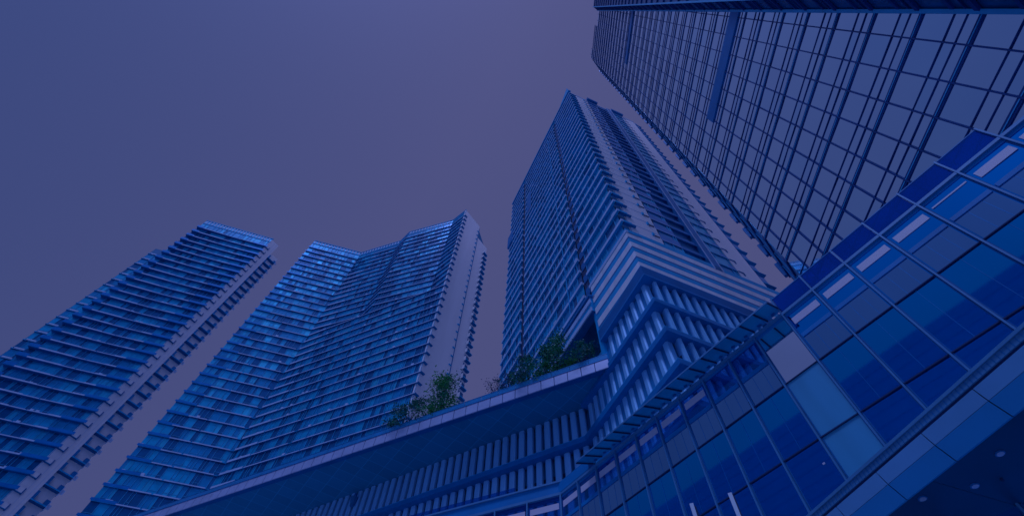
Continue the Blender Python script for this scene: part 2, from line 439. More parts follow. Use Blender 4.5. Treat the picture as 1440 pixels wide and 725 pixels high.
P2, segs = P2_TOP, SEG_TOP
mb = MB()
for i, (f, L) in enumerate(segs):
    window_row(f, mb, 0, L, TOP2 - 6 + 0.22, TOP2 - 2.4, 1.4, {'g_blue': 5, 'g_mid': 3}, rng=rng)
    f.box(mb, 0.0, L, -0.15, -0.03, TOP2 - 2.4, TOP2 - 0.3, 'g_mid')
    if i in (0, 1, 3):
        for j in range(int(L / 1.25)):
            f.box(mb, 0.4 + j * 1.25, 1.0 + j * 1.25, -0.03, 0.08, TOP2 - 2.1, TOP2 - 0.5, 'slab')
ribbon(mb, P2, 0, 0.2, TOP2 - 0.3, TOP2, -1, 'slab_blue')
ribbon(mb, P2, 0, 0.16, TOP2 - 2.5, TOP2 - 2.2, -1, 'slab_blue')
t2.part(mb, 'roof_crown', label='roof parapet with pale louvres between the folds')

# ------------------------------------------------------------------ central tower
C0 = (14.06, 25.36)
FL = Fr(C0[0], C0[1], -21.5, 1)     # left face
FR = Fr(C0[0], C0[1], 70, -1)       # right face
t3 = Thing('apartment_tower', 14, 40, -1.6,
           'central tower with close white floor slabs and a sharp corner above the finned podium', 'tower')
TOP3 = 148.0; FH3 = 3.3; LL = 40.3; LR = 22.0
ZB0, ZB1 = 43.6, 53.4                # banded storeys
mb = MB()
def plan3(o):
    a = FL.p(LL, -o, 0)[:2]; b = FL.p(0, -o, 0)[:2]
    c0 = Vector(C0) - FL.n * o - FR.n * o
    d = FR.p(LR, -o, 0)[:2]
    return [a, (c0.x, c0.y), d, (d[0] - 12, d[1] + 32), (a[0] + 14, a[1] + 6)]
q = plan3(0.35)
mb.hexa([(x, y, 49.8) for x, y in q], [(x, y, TOP3 - 2) for x, y in q], 'recess')
q2 = [FL.p(8.6, -0.4, 0)[:2], FL.p(0, -0.4, 0)[:2], FR.p(34, -0.4, 0)[:2], FR.p(34, -16, 0)[:2], FL.p(8.6, -16, 0)[:2]]
mb.hexa([(x, y, 41.0) for x, y in q2], [(x, y, 49.7) for x, y in q2], 'recess')
t3.part(mb, 'core_wall')
rng = random.Random(5)
W3 = {'g_dark': 4, 'g_blue': 4, 'g_mid': 3}
NF3 = 28
for k in range(NF3 + 1):
    z = TOP3 - 3.2 - FH3 * k
    if z < 52: continue
    mb = MB()
    window_row(FL, mb, 0.3, 8.9, z - FH3 + 0.5, z, 1.4, {'g_blue': 6, 'g_mid': 3, 'g_dark': 1}, rng=rng)
    t3.part(mb, 'window_band'); mb = MB()
    window_row(FL, mb, 10.5, 29.9, z - FH3 + 0.5, z, 1.1, W3, rng=rng, k=k)
    t3.part(mb, 'window_band'); mb = MB()
    window_row(FL, mb, 31.4, LL, z - FH3 + 0.5, z, 1.1, W3, rng=rng, k=k)
    t3.part(mb, 'window_band'); mb = MB()
    window_row(FR, mb, 6.2, 9.0, z - FH3 + 0.3, z, 1.4, {'g_blue': 3, 'g_mid': 3}, o=-0.1, rng=rng)
    t3.part(mb, 'balcony_window'); mb = MB()
    window_row(FR, mb, 14.2, 17.6, z - FH3 + 0.3, z, 1.6, {'g_mid': 4, 'g_light': 3, 'g_blue': 1}, o=-0.1, rng=rng)
    t3.part(mb, 'balcony_window')
    mb = MB()
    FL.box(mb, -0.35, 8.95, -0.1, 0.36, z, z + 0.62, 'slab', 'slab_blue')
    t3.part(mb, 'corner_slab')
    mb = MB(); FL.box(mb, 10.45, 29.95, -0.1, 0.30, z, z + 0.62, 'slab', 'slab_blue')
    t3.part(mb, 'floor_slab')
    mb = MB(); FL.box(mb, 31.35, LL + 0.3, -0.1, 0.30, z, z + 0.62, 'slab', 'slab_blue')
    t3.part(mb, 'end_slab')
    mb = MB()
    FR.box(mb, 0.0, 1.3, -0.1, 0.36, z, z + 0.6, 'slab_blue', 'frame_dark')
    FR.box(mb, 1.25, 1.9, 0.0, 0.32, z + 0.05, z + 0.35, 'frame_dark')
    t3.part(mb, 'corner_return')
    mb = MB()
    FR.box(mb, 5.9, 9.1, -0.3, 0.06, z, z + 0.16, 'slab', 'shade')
    FR.box(mb, 5.95, 9.05, -0.06, 0.03, z + 0.16, z + 1.75, 'balu')
    t3.part(mb, 'balcony')
    mb = MB()
    FR.box(mb, 9.1, 12.6, -0.9, 0.0, z, z + 0.25, 'ledge', 'shade')
    FR.box(mb, 9.15, 12.55, -0.06, -0.01, z + 0.25, z + 0.9, 'frame_dark')
    t3.part(mb, 'balcony')
    mb = MB()
    FR.box(mb, 14.1, 17.9, -0.3, 0.06, z, z + 0.18, 'slab_blue', 'shade')
    FR.box(mb, 14.2, 16.6, -0.06, 0.03, z + 0.18, z + 1.7, 'g_mid')
    FR.box(mb, 16.6, 17.85, -0.06, 0.02, z + 0.18, z + 1.2, 'balu')
    t3.part(mb, 'balcony')
    mb = MB()
    FR.box(mb, 18.0, 18.9, 0.0, 0.12, z + 0.1, z + 0.22, 'frame_dark')
    FR.box(mb, 18.8, 18.9, 0.0, 0.12, z - 0.5, z + 0.1, 'frame_dark')
    t3.part(mb, 'bracket')
    mb = MB()
    FR.box(mb, 22.0, 23.1, -1.4, 0.06, z - 0.05, z + 0.25, 'slab_blue', 'frame_dark')
    FR.box(mb, 22.05, 23.05, -0.04, 0.03, z + 0.25, z + 1.6, 'balu')
    FR.box(mb, 23.1, 24.3, -0.9, 0.05, z, z + 0.10, 'slab_blue', 'frame_dark')
    t3.part(mb, 'side_balcony')
mb = MB()
FR.box(mb, 1.2, 5.9, -0.3, 0.0, 52.4, TOP3 - 1, 'white_side')
FR.box(mb, 17.9, 22.0, -0.3, 0.0, 52.4, TOP3 - 1, 'white_side')
for zz in range(54, 146, 3):
    FR.box(mb, 1.25, 5.85, 0.001, 0.02, zz, zz + 0.06, 'slab_blue')
t3.part(mb, 'side_wall', label='pale vertical wall strips of the right face')
for k in range(28):
    z = TOP3 - 3.2 - FH3 * k
    mb = MB()
    FR.box(mb, 4.9, 5.7, 0.01, 0.07, z + 0.3, z + 0.6, 'black')
    FR.box(mb, 4.5, 4.75, 0.01, 0.25, z + 0.2, z + 0.8, 'slab_blue')
    t3.part(mb, 'small_window')
mb = MB()
FR.box(mb, 12.6, 14.0, -0.4, 0.3, 52.4, TOP3 + 0.6, 'frame_dark')
FR.box(mb, 12.6, 12.68, 0.3, 0.42, 52.4, TOP3 + 0.6, 'slab')
FR.box(mb, 13.92, 14.0, 0.3, 0.42, 52.4, TOP3 + 0.6, 'slab')
t3.part(mb, 'dark_pier', label='dark vertical pier with two pale edges')
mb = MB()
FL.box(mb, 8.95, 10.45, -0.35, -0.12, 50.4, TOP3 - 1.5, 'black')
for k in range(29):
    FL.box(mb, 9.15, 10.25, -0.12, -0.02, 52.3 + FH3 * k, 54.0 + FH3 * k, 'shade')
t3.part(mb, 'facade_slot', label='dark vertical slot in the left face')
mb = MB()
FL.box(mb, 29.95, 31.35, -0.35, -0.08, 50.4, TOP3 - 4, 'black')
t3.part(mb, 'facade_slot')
mb = MB()
FL.box(mb, 14.0, 14.15, 0.31, 0.38, 54, TOP3 - 6, 'slab_blue')
FL.box(mb, 26.0, 28.5, 0.31, 0.38, 116, 128, 'ledge')
FL.box(mb, 38.3, 41.3, -0.3, 0.5, 117.5, 124, 'ledge')
t3.part(mb, 'facade_trim')
mb = MB()
FL.box(mb, -0.6, LL, -0.3, 0.5, TOP3 - 0.5, TOP3, 'slab_blue')
FL.box(mb, -0.3, LL, -0.3, 0.1, TOP3 - 3.1, TOP3 - 0.5, 'g_blue')
FR.box(mb, 0.0, 22, -0.3, 0.12, TOP3 - 1.0, TOP3 - 0.4, 'slab')
FR.box(mb, 5.8, 9.2, -0.5, 0.8, TOP3 - 0.9, TOP3 + 0.6, 'frame_dark')
FR.box(mb, 14.0, 18.0, -0.5, 0.75, TOP3 - 0.9, TOP3 + 0.6, 'frame_dark')
# raised prow at the sharp corner
a, b, c = FL.p(0, 0.4, TOP3), FL.p(6.0, 0.4, TOP3), FL.p(0, 0.4, TOP3 + 5.5)
a2, b2, c2 = FL.p(0, 0.0, TOP3), FL.p(6.0, 0.0, TOP3), FL.p(0, 0.0, TOP3 + 5.5)
mb.face([a, b, c], 'slab_blue'); mb.face([a2, c2, b2], 'slab_blue'); mb.face([a, c, c2, a2], 'slab_blue'); mb.face([b, b2, c2, c], 'slab')
t3.part(mb, 'roof_crown')
# banded storeys above the podium
for k in range(4):
    z = ZB0 + 2.42 * k
    mb = MB()
    pl = [FL.p(8.7, 0.0, 0)[:2], C0, FR.p(34, 0.0, 0)[:2]]
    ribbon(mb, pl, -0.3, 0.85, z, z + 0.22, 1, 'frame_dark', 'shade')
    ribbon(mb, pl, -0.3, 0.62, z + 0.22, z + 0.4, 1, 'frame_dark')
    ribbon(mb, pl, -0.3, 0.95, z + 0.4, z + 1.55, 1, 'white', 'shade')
    ribbon(mb, pl, -0.3, 0.45, z + 1.55, z + 2.42, 1, 'slab_blue')
    ribbon(mb, pl, 0.46, 0.6, z + 1.85, z + 1.93, 1, 'shade')
    t3.part(mb, 'banded_storey')
    mb = MB()
    for j in range(5): FL.box(mb, 1.2 + j * 1.8, 1.225 + j * 1.8, 0.951, 0.956, z + 0.42, z + 1.53, 'slab_blue')
    for j in range(18): FR.box(mb, 0.9 + j * 1.8, 0.925 + j * 1.8, 0.951, 0.956, z + 0.42, z + 1.53, 'slab_blue')
    t3.part(mb, 'panel_joints')
mb = MB()
pl = [FL.p(8.7, 0.0, 0)[:2], C0, FR.p(34, 0.0, 0)[:2]]
ribbon(mb, pl, -0.3, 0.8, ZB0 + 9.68, ZB0 + 9.95, 1, 'slab_blue')
FL.box(mb, 8.6, LL, -0.6, 0.9, 50.0, 50.4, 'frame_dark')
FL.box(mb, 8.8, LL, -0.4, 0.6, 47.2, 50.0, 'slab_blue', 'shade')
FL.box(mb, 8.8, LL, 0.6, 0.75, 48.9, 49.7, 'slab')
FL.box(mb, 8.8, LL, 0.6, 0.75, 47.2, 47.9, 'slab')
t3.part(mb, 'transfer_beam')

# ------------------------------------------------------------------ finned podium and terrace
pod = Thing('podium_building', 16, 38, -1.6,
            'podium wrapped in tiers of tall pale fins under the central tower', 'building')
FL3 = FL
FL = Fr(C0[0], C0[1], -19.4, 1)     # the podium is turned a little against the tower
BX = FL.p(14.8, 0, 0)[:2]
FW = Fr(BX[0], BX[1], -57.0, 1)
WL = 85.0
LEDGES = [37.0, 32.6, 28.5, 24.3, 20.1, 15.9]
mb = MB()
FL.box(mb, -0.0, 15.0, -12, -0.75, -1.6, 37.0, 'fin_back')
FL.box(mb, 0.0, 9.2, -12, -0.76, 37.02, 41.2, 'fin_back')
FR.box(mb, 0.0, 34, -12, -0.75, -1.6, 41.2, 'fin_back')
FW.box(mb, -0.5, WL, -10, -0.8, -1.6, 37.2, 'fin_back')
t_core = pod.part(mb, 'core_wall')
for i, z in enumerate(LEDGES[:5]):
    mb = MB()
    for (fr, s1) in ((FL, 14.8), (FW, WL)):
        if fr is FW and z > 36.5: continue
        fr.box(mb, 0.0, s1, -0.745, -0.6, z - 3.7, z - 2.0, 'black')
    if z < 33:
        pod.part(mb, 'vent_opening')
top_rail = 41.7
for i, z in enumerate([top_rail] + LEDGES):
    mb = MB()
    pl = [FR.p(34, 0, 0)[:2], C0, FL.p(14.8, 0, 0)[:2], FW.p(WL, 0, 0)[:2]]
    if i == 0: pl = [FR.p(34, 0, 0)[:2], C0, FL.p(8.8, 0, 0)[:2]]
    if i == 1: pl = [FR.p(34, 0, 0)[:2], C0, FL.p(14.6, 0, 0)[:2]]
    hh = 1.5 if i == 0 else 0.30
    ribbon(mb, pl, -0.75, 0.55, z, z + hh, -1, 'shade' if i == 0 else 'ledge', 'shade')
    if i == 0:
        for q_ in (.3, .7, 1.1): ribbon(mb, pl, 0.551, 0.60, z + q_, z + q_ + .05, -1, 'slab_blue')
    ribbon(mb, pl, -0.75, 0.40, z - 0.26, z, -1, 'ledge')
    ribbon(mb, pl, -0.75, 0.60, z + hh, z + hh + 0.08, -1, 'slab_blue')
    pod.part(mb, 'ledge')
# fins
fins = []
tiers = list(zip(LEDGES, [top_rail] + LEDGES[:-1]))
def fin_mesh(fr, s, z0, z1, wd, dp, rot=0.0):
    mb = MB()
    a = fr.p(s, -0.45, 0); 
    ax, nx = fr.u, fr.n
    cs, sn = math.cos(rot), math.sin(rot)
    uu = ax * cs + nx * sn; nn = nx * cs - ax * sn
    c = Vector(a[:2]) + nx * (dp / 2 + 0.08)
    # thin lens profile: rounded front
    prof = [(-wd / 2, -dp / 2), (wd / 2, -dp / 2), (wd / 2, dp * 0.30), (wd * 0.30, dp / 2), (-wd * 0.30, dp / 2), (-wd / 2, dp * 0.30)]
    ring = [c + uu * x + nn * y for x, y in prof]
    mb.hexa([(v.x, v.y, z0) for v in ring], [(v.x, v.y, z1) for v in ring], 'fin')
    return mb
for (zl, zh) in tiers:
    z0, z1 = zl + 0.40, zh - 0.28
    for j in range(12):
        s = 0.6 + j * 1.2
        if zh > 41 and s > 8.8: continue
        fins.append((s + (30 - zl) * .3, FL, s, z0, z1, 0.66, 0.60, 0.0))
    for j in range(28):
        s = 0.8 + j * 1.18
        fins.append((s * 1.2 + (30 - zl) * .3, FR, s, z0, z1, 0.42, 0.85, 0.3))
    for j in range(76):
        s = 0.6 + j * 1.08
        if zh > 41: continue
        zz1 = z1 if zl < 32 else 37.22
        fins.append((s * 0.8 + (31 - zl) * .3 + 3, FW, s, z0, zz1, 0.66, 0.42, 0.0))
# the lowest tiers are behind the glass podium: rank them last
fins.sort(key=lambda t: t[0] + (60 if t[3] < 24 else 0))
for t in fins[:98]:
    pod.part(fin_mesh(*t[1:]), 'fin')
mb = MB()
for t in fins[98:]:
    o = fin_mesh(*t[1:]); i = len(mb.v)
    mb.v += o.v; mb.f += [tuple(x + i for x in f) for f in o.f]; mb.m += [mb.mi('fin')] * len(o.f)
pod.part(mb, 'fin', stuff=True)
# terrace slab
OUT = Fr(10.7, 32.9, -60.7, 1)       # outer edge line
TL = 105.0
def tp(fr, s, o, z): return fr.p(s, o, z)
mb = MB()
e0 = OUT.p(0, 0, 0); 
inn0 = FL.p(16.5, -2.5, 0); inn1 = FW.p(TL - 8, -3.0, 0)
def ring(o, z):
    a = OUT.p(0.0, o, z); b = OUT.p(TL, o, z)
    return [a, b, (inn1[0], inn1[1], z), (inn0[0], inn0[1], z)]
mb.hexa(ring(-0.9, 37.25), ring(-0.9, 37.6), 'soffit')
pod.part(mb, 'terrace_soffit', label='dark tiled underside of the terrace')
mb = MB()
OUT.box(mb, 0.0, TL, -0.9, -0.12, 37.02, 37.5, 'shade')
OUT.box(mb, -0.05, 0.10, -7, -0.1, 37.0, 38.2, 'frame_dark')
mb.hexa([OUT.p(0, -0.2, 37.62), OUT.p(TL, -0.2, 37.62), (inn1[0], inn1[1], 37.62), (inn0[0], inn0[1], 37.62)],
        [OUT.p(0, -0.2, 37.9), OUT.p(TL, -0.2, 37.9), (inn1[0], inn1[1], 37.9), (inn0[0], inn0[1], 37.9)], 'pave')
pod.part(mb, 'terrace_deck')
for j in range(68):
    mb = MB()
    s = 0.02 + j * 1.55
    OUT.box(mb, s, s + 1.47, -0.12, 0.0, 36.82, 38.10, 'fascia')
    pod.part(mb, 'fascia_panel')
mb = MB()
OUT.box(mb, 0.0, TL, -0.18, -0.125, 37.05, 38.08, 'shade')
OUT.box(mb, -0.02, TL, -0.14, 0.06, 38.10, 38.18, 'frame_dark')
OUT.box(mb, -0.02, TL, -0.22, -0.14, 38.98, 39.04, 'frame_dark')
pod.part(mb, 'rail')
for j in range(48):
    mb = MB()
    s = 0.02 + j * 2.18
    OUT.box(mb, s, s + 2.13, -0.19, -0.16, 38.18, 38.98, 'bal_glass')
    pod.part(mb, 'glass_balustrade')
# recess beneath the tower, behind the shrubs
mb = MB()
FL3.box(mb, 8.7, 36, -4.2, -3.9, 38, 50, 'fin_back')
FL3.box(mb, 8.72, 9.3, -3.9, 0.2, 38, 47.2, 'slab_blue')
pod.part(mb, 'recess_wall')

# ------------------------------------------------------------------ mirror-glass office tower at right
D4 = 19.5
n4 = (math.cos(R(1.5)) * D4, -math.sin(R(1.5)) * D4)
F4 = Fr(n4[0], n4[1], 1.5, 1)       # outward is towards -X
t4 = Thing('office_tower', 34, 9, -1.6, 'mirror glass office tower leaning in from the upper right, gridded by thick dark floor lines', 'office tower')
W4 = 16.36; FH4 = 3.515; ZB4 = 23.22
s_lo = lambda z: 0.0289 * (z - 19.5)
top4 = lambda s: 147 if s < 7.5 else (150.3 if s < 13.4 else 154)
mb = MB()
mb.hexa([F4.p(-0.6, -0.25, -1.6), F4.p(W4, -0.25, -1.6), F4.p(W4, -20, -1.6), F4.p(-0.6, -20, -1.6)],
        [F4.p(s_lo(147), -0.25, 147), F4.p(W4, -0.25, 147), F4.p(W4, -20, 147), F4.p(s_lo(147), -20, 147)], 'frame_dark')
t4.part(mb, 'core_wall')
MS = [1.48 + 1.56 * k for k in range(10)]
rng = random.Random(9)
for k in range(-6, 38):
    z = ZB4 + FH4 * k
    lo = s_lo(z + 2) + 0.05
    cuts = [lo] + [m for m in MS if m > lo + 0.2] + [W4]
    mb = MB()
    random.seed(k + 100)
    for a, b in zip(cuts[:-1], cuts[1:]):
        if z + FH4 > top4((a + b) / 2) + 1: continue
        for z0, z1 in ((0.0, 0.78), (0.78, 1.51), (1.51, 3.515)):
            F4.quad(mb, a, b, 0.0, z + z0, z + z1, 'mirror' if random.random() < .75 else 'mirror_b', 0.008)
    if mb.f: t4.part(mb, 'glass_band')
    mb = MB()
    lo2 = lo if z < 145.5 else 7.5
    if z < 153:
        F4.box(mb, lo2, W4, 0.0, 0.05, z - 0.14, z + 0.14, 'mirror_edge')
        F4.box(mb, lo2, W4, 0.05, 0.07, z - 0.02, z + 0.025, 'mull')
        F4.box(mb, lo2, W4, 0.0, 0.05, z + 0.762, z + 0.798, 'mirror_edge')
        F4.box(mb, lo2, W4, 0.0, 0.05, z + 1.492, z + 1.528, 'mirror_edge')
        t4.part(mb, 'floor_line')
for m in MS:
    mb = MB()
    zt4 = min(top4(m), 19.5 + m / 0.0289 if m < 3.8 else 999)
    F4.box(mb, m - 0.035, m + 0.035, 0.0, 0.09, -1.6, zt4, 'mirror_edge')
    t4.part(mb, 'mullion')
for (z, h, s0, s1) in ((49.3, 1.9, 1.0, 11.05), (97.9, 1.6, 2.3, 11.5)):
    mb = MB()
    F4.box(mb, s0, s1, 0.02, 0.12, z, z + h, 'frame_dark')
    t4.part(mb, 'dark_slot', label='long dark slot between two floors')
# southern return: a narrow ribbed facet and the wing beyond it
mb = MB()
b = [F4.p(s_lo(-1.6), 0, -1.6), F4.p(s_lo(-1.6) - 0.80, 1.25, -1.6), F4.p(s_lo(-1.6) - 14, 1.25, -1.6), F4.p(s_lo(-1.6) - 14, -12, -1.6), F4.p(s_lo(-1.6), -12, -1.6)]
t = [F4.p(s_lo(149), 0, 149), F4.p(s_lo(149) - 0.80, 1.25, 149), F4.p(s_lo(149) - 14, 1.25, 149), F4.p(s_lo(149) - 14, -12, 149), F4.p(s_lo(149), -12, 149)]
mb.hexa(b, t, 'g_dark')
t4.part(mb, 'wing')
for k in range(-6, 36):
    z = ZB4 + FH4 * k; s = s_lo(z)
    mb = MB()
    for (dz, hh, pr) in ((0, 0.28, 0.14), (0.75, 0.07, 0.05), (1.42, 0.25, 0.1)):
        q = [F4.p(s + 0.02, 0.02, 0), F4.p(s - 0.78, 1.25, 0), F4.p(s - 0.68, 1.25 + pr, 0), F4.p(s + 0.1, pr, 0)]
        mb.hexa([(x, y, z + dz) for x, y, _ in q], [(x, y, z + dz + hh) for x, y, _ in q], 'mirror_edge')
    F4.box(mb, s - 14, s - 0.78, 1.25, 1.4, z, z + 0.28, 'mirror_edge')
    t4.part(mb, 'floor_rib')
mb = MB()
for (s0, o) in ((0.06, 0.12), (-0.78, 1.34)):
    q0 = [F4.p(s_lo(-1.6) + s0 - .1, o - .1, -1.6), F4.p(s_lo(-1.6) + s0 + .1, o - .1, -1.6), F4.p(s_lo(-1.6) + s0 + .1, o + .1, -1.6), F4.p(s_lo(-1.6) + s0 - .1, o + .1, -1.6)]
    q1 = [F4.p(s_lo(149) + s0 - .1, o - .1, 149), F4.p(s_lo(149) + s0 + .1, o - .1, 149), F4.p(s_lo(149) + s0 + .1, o + .1, 149), F4.p(s_lo(149) + s0 - .1, o + .1, 149)]
    mb.hexa(q0, q1, 'mull')
t4.part(mb, 'corner_trim')
# northern chamfer
ch = F4.p(W4, 0, 0)
FC = Fr(ch[0], ch[1], 43.0, 1)
mb = MB()
FC.box(mb, 0.02, 4.6, -1.2, -0.05, -1.6, 153.5, 'frame_dark')
t4.part(mb, 'chamfer_wall')
for k in range(-6, 37):
    z = ZB4 + FH4 * k
    mb = MB()
    FC.box(mb, 0.0, 4.6, -0.05, 0.1, z - 0.15, z + 0.4, 'mirror_edge')
    FC.box(mb, 0.1, 4.5, -0.05, 0.02, z + 0.5, z + 3.25, 'g_blue')
    FC.box(mb, 1.5, 1.62, 0.02, 0.1, z + 0.5, z + 3.25, 'mull')
    FC.box(mb, 3.0, 3.12, 0.02, 0.1, z + 0.5, z + 3.25, 'mull')
    FC.box(mb, 4.5, 4.8, -0.1, 0.3, z + 0.3, z + 2.2, 'frame_dark')
    t4.part(mb, 'chamfer_storey')

# ------------------------------------------------------------------ glass podium in the foreground
DG = 15.5
ng = (math.sin(R(58.3)) * DG, math.cos(R(58.3)) * DG)
FG = Fr(ng[0], ng[1], 148.3, -1)     # outward towards the lens
if FG.n.dot(Vector(ng)) > 0: FG.n = -FG.n
gp = Thing('glass_podium', 18, 8, -1.6, 'low glass curtain wall podium in the foreground at lower right with blue reflecting panes', 'building')
S0 = -18.45; PIT = 1.503; NC = 19
ROWS = [(16.15, 13.39), (13.39, 10.95), (10.95, 8.5), (8.5, 5.0)]
S1 = S0 + PIT * NC
mb = MB()
FG.box(mb, S0 + 0.2, S1, -6, -2.6, -1.6, 13.2, 'recess')
gp.part(mb, 'core_wall')
for r, (zt_, zb_) in enumerate(ROWS):
    for c in range(NC):
        a = S0 + c * PIT; b = a + PIT
        key = 'pod_glass' if r == 1 else 'pod_deep'
        if r == 2: key = 'pod_glass'
        if r == 0: key = 'clear' if c < 10 else 'pod_deep'
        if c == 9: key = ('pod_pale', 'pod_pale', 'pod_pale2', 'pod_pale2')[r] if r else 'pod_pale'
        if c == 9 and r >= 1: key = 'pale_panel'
        random.seed(r * 50 + c)
        mb = MB()
        ta, tb = random.uniform(-.006, .006), random.uniform(-.006, .006)
        pts_f = [FG.p(a + .03, ta, zb_ + .02), FG.p(b - .03, -ta, zb_ + .02), FG.p(b - .03, -ta + tb, zt_ - .02), FG.p(a + .03, ta + tb, zt_ - .02)]
        pts_b = [FG.p(a + .03, ta - .03, zb_ + .02), FG.p(b - .03, -ta - .03, zb_ + .02), FG.p(b - .03, -ta + tb - .03, zt_ - .02), FG.p(a + .03, ta + tb - .03, zt_ - .02)]
        mb.hexa(pts_f, pts_b, key)
        gp.part(mb, 'glass_pane', label='sky bright pale pane' if c == 9 and r == 0 else None)
for c in range(NC + 1):
    mb = MB(); s = S0 + c * PIT
    FG.box(mb, s - 0.028, s + 0.028, -0.02, 0.12, 5.0, 17.2 if 10 <= c <= 16 else 16.2, 'alu')
    FG.box(mb, s - 0.075, s - 0.04, -0.02, 0.02, 5.0, 16.15, 'shade')
    FG.box(mb, s + 0.04, s + 0.075, -0.02, 0.02, 5.0, 16.15, 'shade')
    gp.part(mb, 'mullion')
for z, h, k in ((16.15, 0.13, 'alu'), (13.39, 0.035, 'black'), (10.95, 0.035, 'black'), (8.5, 0.05, 'black')):
    mb = MB(); FG.box(mb, S0, S1, -0.05, 0.05 if h < 0.1 else 0.1, z - h / 2, z + h / 2, k)
    if h > 0.1: FG.box(mb, S0, S1, -0.05, 0.03, z - 0.2, z - h / 2, 'ledge')
    gp.part(mb, 'transom')
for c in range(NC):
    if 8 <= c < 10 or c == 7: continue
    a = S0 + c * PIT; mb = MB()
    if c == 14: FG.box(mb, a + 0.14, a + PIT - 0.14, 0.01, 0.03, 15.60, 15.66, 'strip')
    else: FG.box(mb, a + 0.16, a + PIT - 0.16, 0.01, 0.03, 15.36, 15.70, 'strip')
    gp.part(mb, 'painted_light_panel')  # pale panel stands in for sky seen through an unglazed gap
for c in range(NC):
    if c == 9: continue
    a = S0 + c * PIT; mb = MB()
    for q in (0.5,):
        FG.box(mb, a + PIT * q, a + PIT * q + 0.012, 0.012, 0.016, 11.0, 13.35, 'ledge')
    gp.part(mb, 'pane_joint')
    mb = MB(); FG.box(mb, a + 0.1, a + PIT - 0.1, 0.006, 0.05, 14.62, 14.80, 'ledge'); gp.part(mb, 'mid_rail')
    mb = MB(); FG.box(mb, a + 0.1, a + PIT - 0.1, 0.008, 0.012, 13.44, 14.62, 'pod_frit'); gp.part(mb, 'fritted_panel')
    mb = MB(); FG.box(mb, a + PIT * .36, a + PIT * .36 + .014, 0.013, 0.02, 13.42, 14.62, 'frame_dark'); gp.part(mb, 'panel_joint')
    mb = MB(); FG.box(mb, a + PIT * .68, a + PIT * .68 + .014, 0.013, 0.02, 13.42, 14.62, 'frame_dark'); gp.part(mb, 'panel_joint')
mb = MB()
FG.box(mb, S0, S1, -3.2, -0.35, 13.2, 14.1, 'slab_blue', 'ledge')
for c in range(0, NC, 1):
    s = S0 + c * PIT + 0.7
    FG.box(mb, s, s + 0.25, -2.6, -0.3, 14.1, 14.5, 'ledge')
gp.part(mb, 'roof_beam')
mb = MB(); FG.box(mb, -5.3, -5.22, 0.012, 0.03, 10.16, 10.22, 'strip'); gp.part(mb, 'interior_lamp_spot')  # pale chip on the pane, painted in for a lamp lit indoors
# parapet glass to the right, awning to the left
for c in range(10, 16):
    a = S0 + c * PIT; mb = MB()
    FG.box(mb, a + 0.04, a + PIT - 0.04, -0.02, 0.02, 16.26, 17.2, 'parapet')
    gp.part(mb, 'parapet_glass')
mb = MB(); FG.box(mb, S0 + 10 * PIT, S0 + 16 * PIT, -0.03, 0.03, 17.2, 17.24, 'ledge'); gp.part(mb, 'coping')
mb = MB()
FG.box(mb, S0 + 10 * PIT, S0 + 16 * PIT, -0.35, -0.25, 16.2, 16.65, 'pod_deep')
gp.part(mb, 'back_rail')
aw0, aw1 = -15.9, -3.4
def aw(s, o): return FG.p(s, o, 16.62 - o * 0.42)
na = 17; pa = (aw1 - aw0) / na
for i in range(na):
    a = aw0 + i * pa; mb = MB()
    q = [aw(a + .02, -0.32), aw(a + pa - .02, -0.32), aw(a + pa - .02, 0.98), aw(a + .02, 0.98)]
    mb.hexa(q, [(x, y, z + 0.03) for x, y, z in q], 'awning')
    gp.part(mb, 'awning_pane')
for i in range(na + 1):
    a = aw0 + i * pa; mb = MB()
    q = [aw(a - .03, -0.25), aw(a + .03, -0.25), aw(a + .03, 0.98), aw(a - .03, 0.98)]
    mb.hexa([(x, y, z - 0.07) for x, y, z in q], [(x, y, z - 0.005) for x, y, z in q], 'black')
    arm = gp.part(mb, 'awning_arm')
    mb = MB(); s = a + pa * 0.5
    if i < na:
        ringp = [aw(s + 0.09 * math.cos(t * math.pi / 5), -0.1 + 0.09 * math.sin(t * math.pi / 5)) for t in range(10)]
        mb.hexa([(x, y, z - 0.05) for x, y, z in ringp], [(x, y, z - 0.008) for x, y, z in ringp], 'frame_dark')
        gp.part(mb, 'glass_fixing')
mb = MB()
q = [aw(aw0, 0.98), aw(aw1, 0.98), aw(aw1, 1.02), aw(aw0, 1.02)]
mb.hexa([(x, y, z - 0.03) for x, y, z in q], [(x, y, z + 0.05) for x, y, z in q], 'alu')
gp.part(mb, 'awning_edge')
# left wing of the glass podium
cw = FG.p(S0, 0, 0)
FV = Fr(cw[0], cw[1], -62, 1)
for c in range(14):
    a = c * 2.0
    for r, (zt_, zb_) in enumerate(ROWS[:3]):
        mb = MB(); FV.box(mb, a + .04, a + 1.96, -0.03, 0.0, zb_ + .02, zt_ - .02, 'pod_glass' if r else 'clear')
        gp.part(mb, 'glass_pane')
    mb = MB(); FV.box(mb, a - .04, a + .04, -0.03, 0.13, 5, 16.2, 'alu'); gp.part(mb, 'mullion')
    mb = MB(); FV.box(mb, a + .15, a + 1.85, 0.01, 0.03, 15.36, 15.70, 'strip'); gp.part(mb, 'painted_light_panel')  # pale panel painted as a sky gap on this wing too
mb = MB()
FV.box(mb, -0.1, 28, -0.3, 0.12, 16.1, 16.25, 'alu'); FV.box(mb, -0.2, 28, -0.6, 0.05, 16.25, 16.85, 'ledge')
FV.box(mb, -0.2, 28, -0.65, 0.15, 16.85, 16.95, 'alu')
FG.box(mb, S0 - 0.1, aw0, -0.3, 0.1, 16.25, 16.85, 'ledge')
gp.part(mb, 'coping')
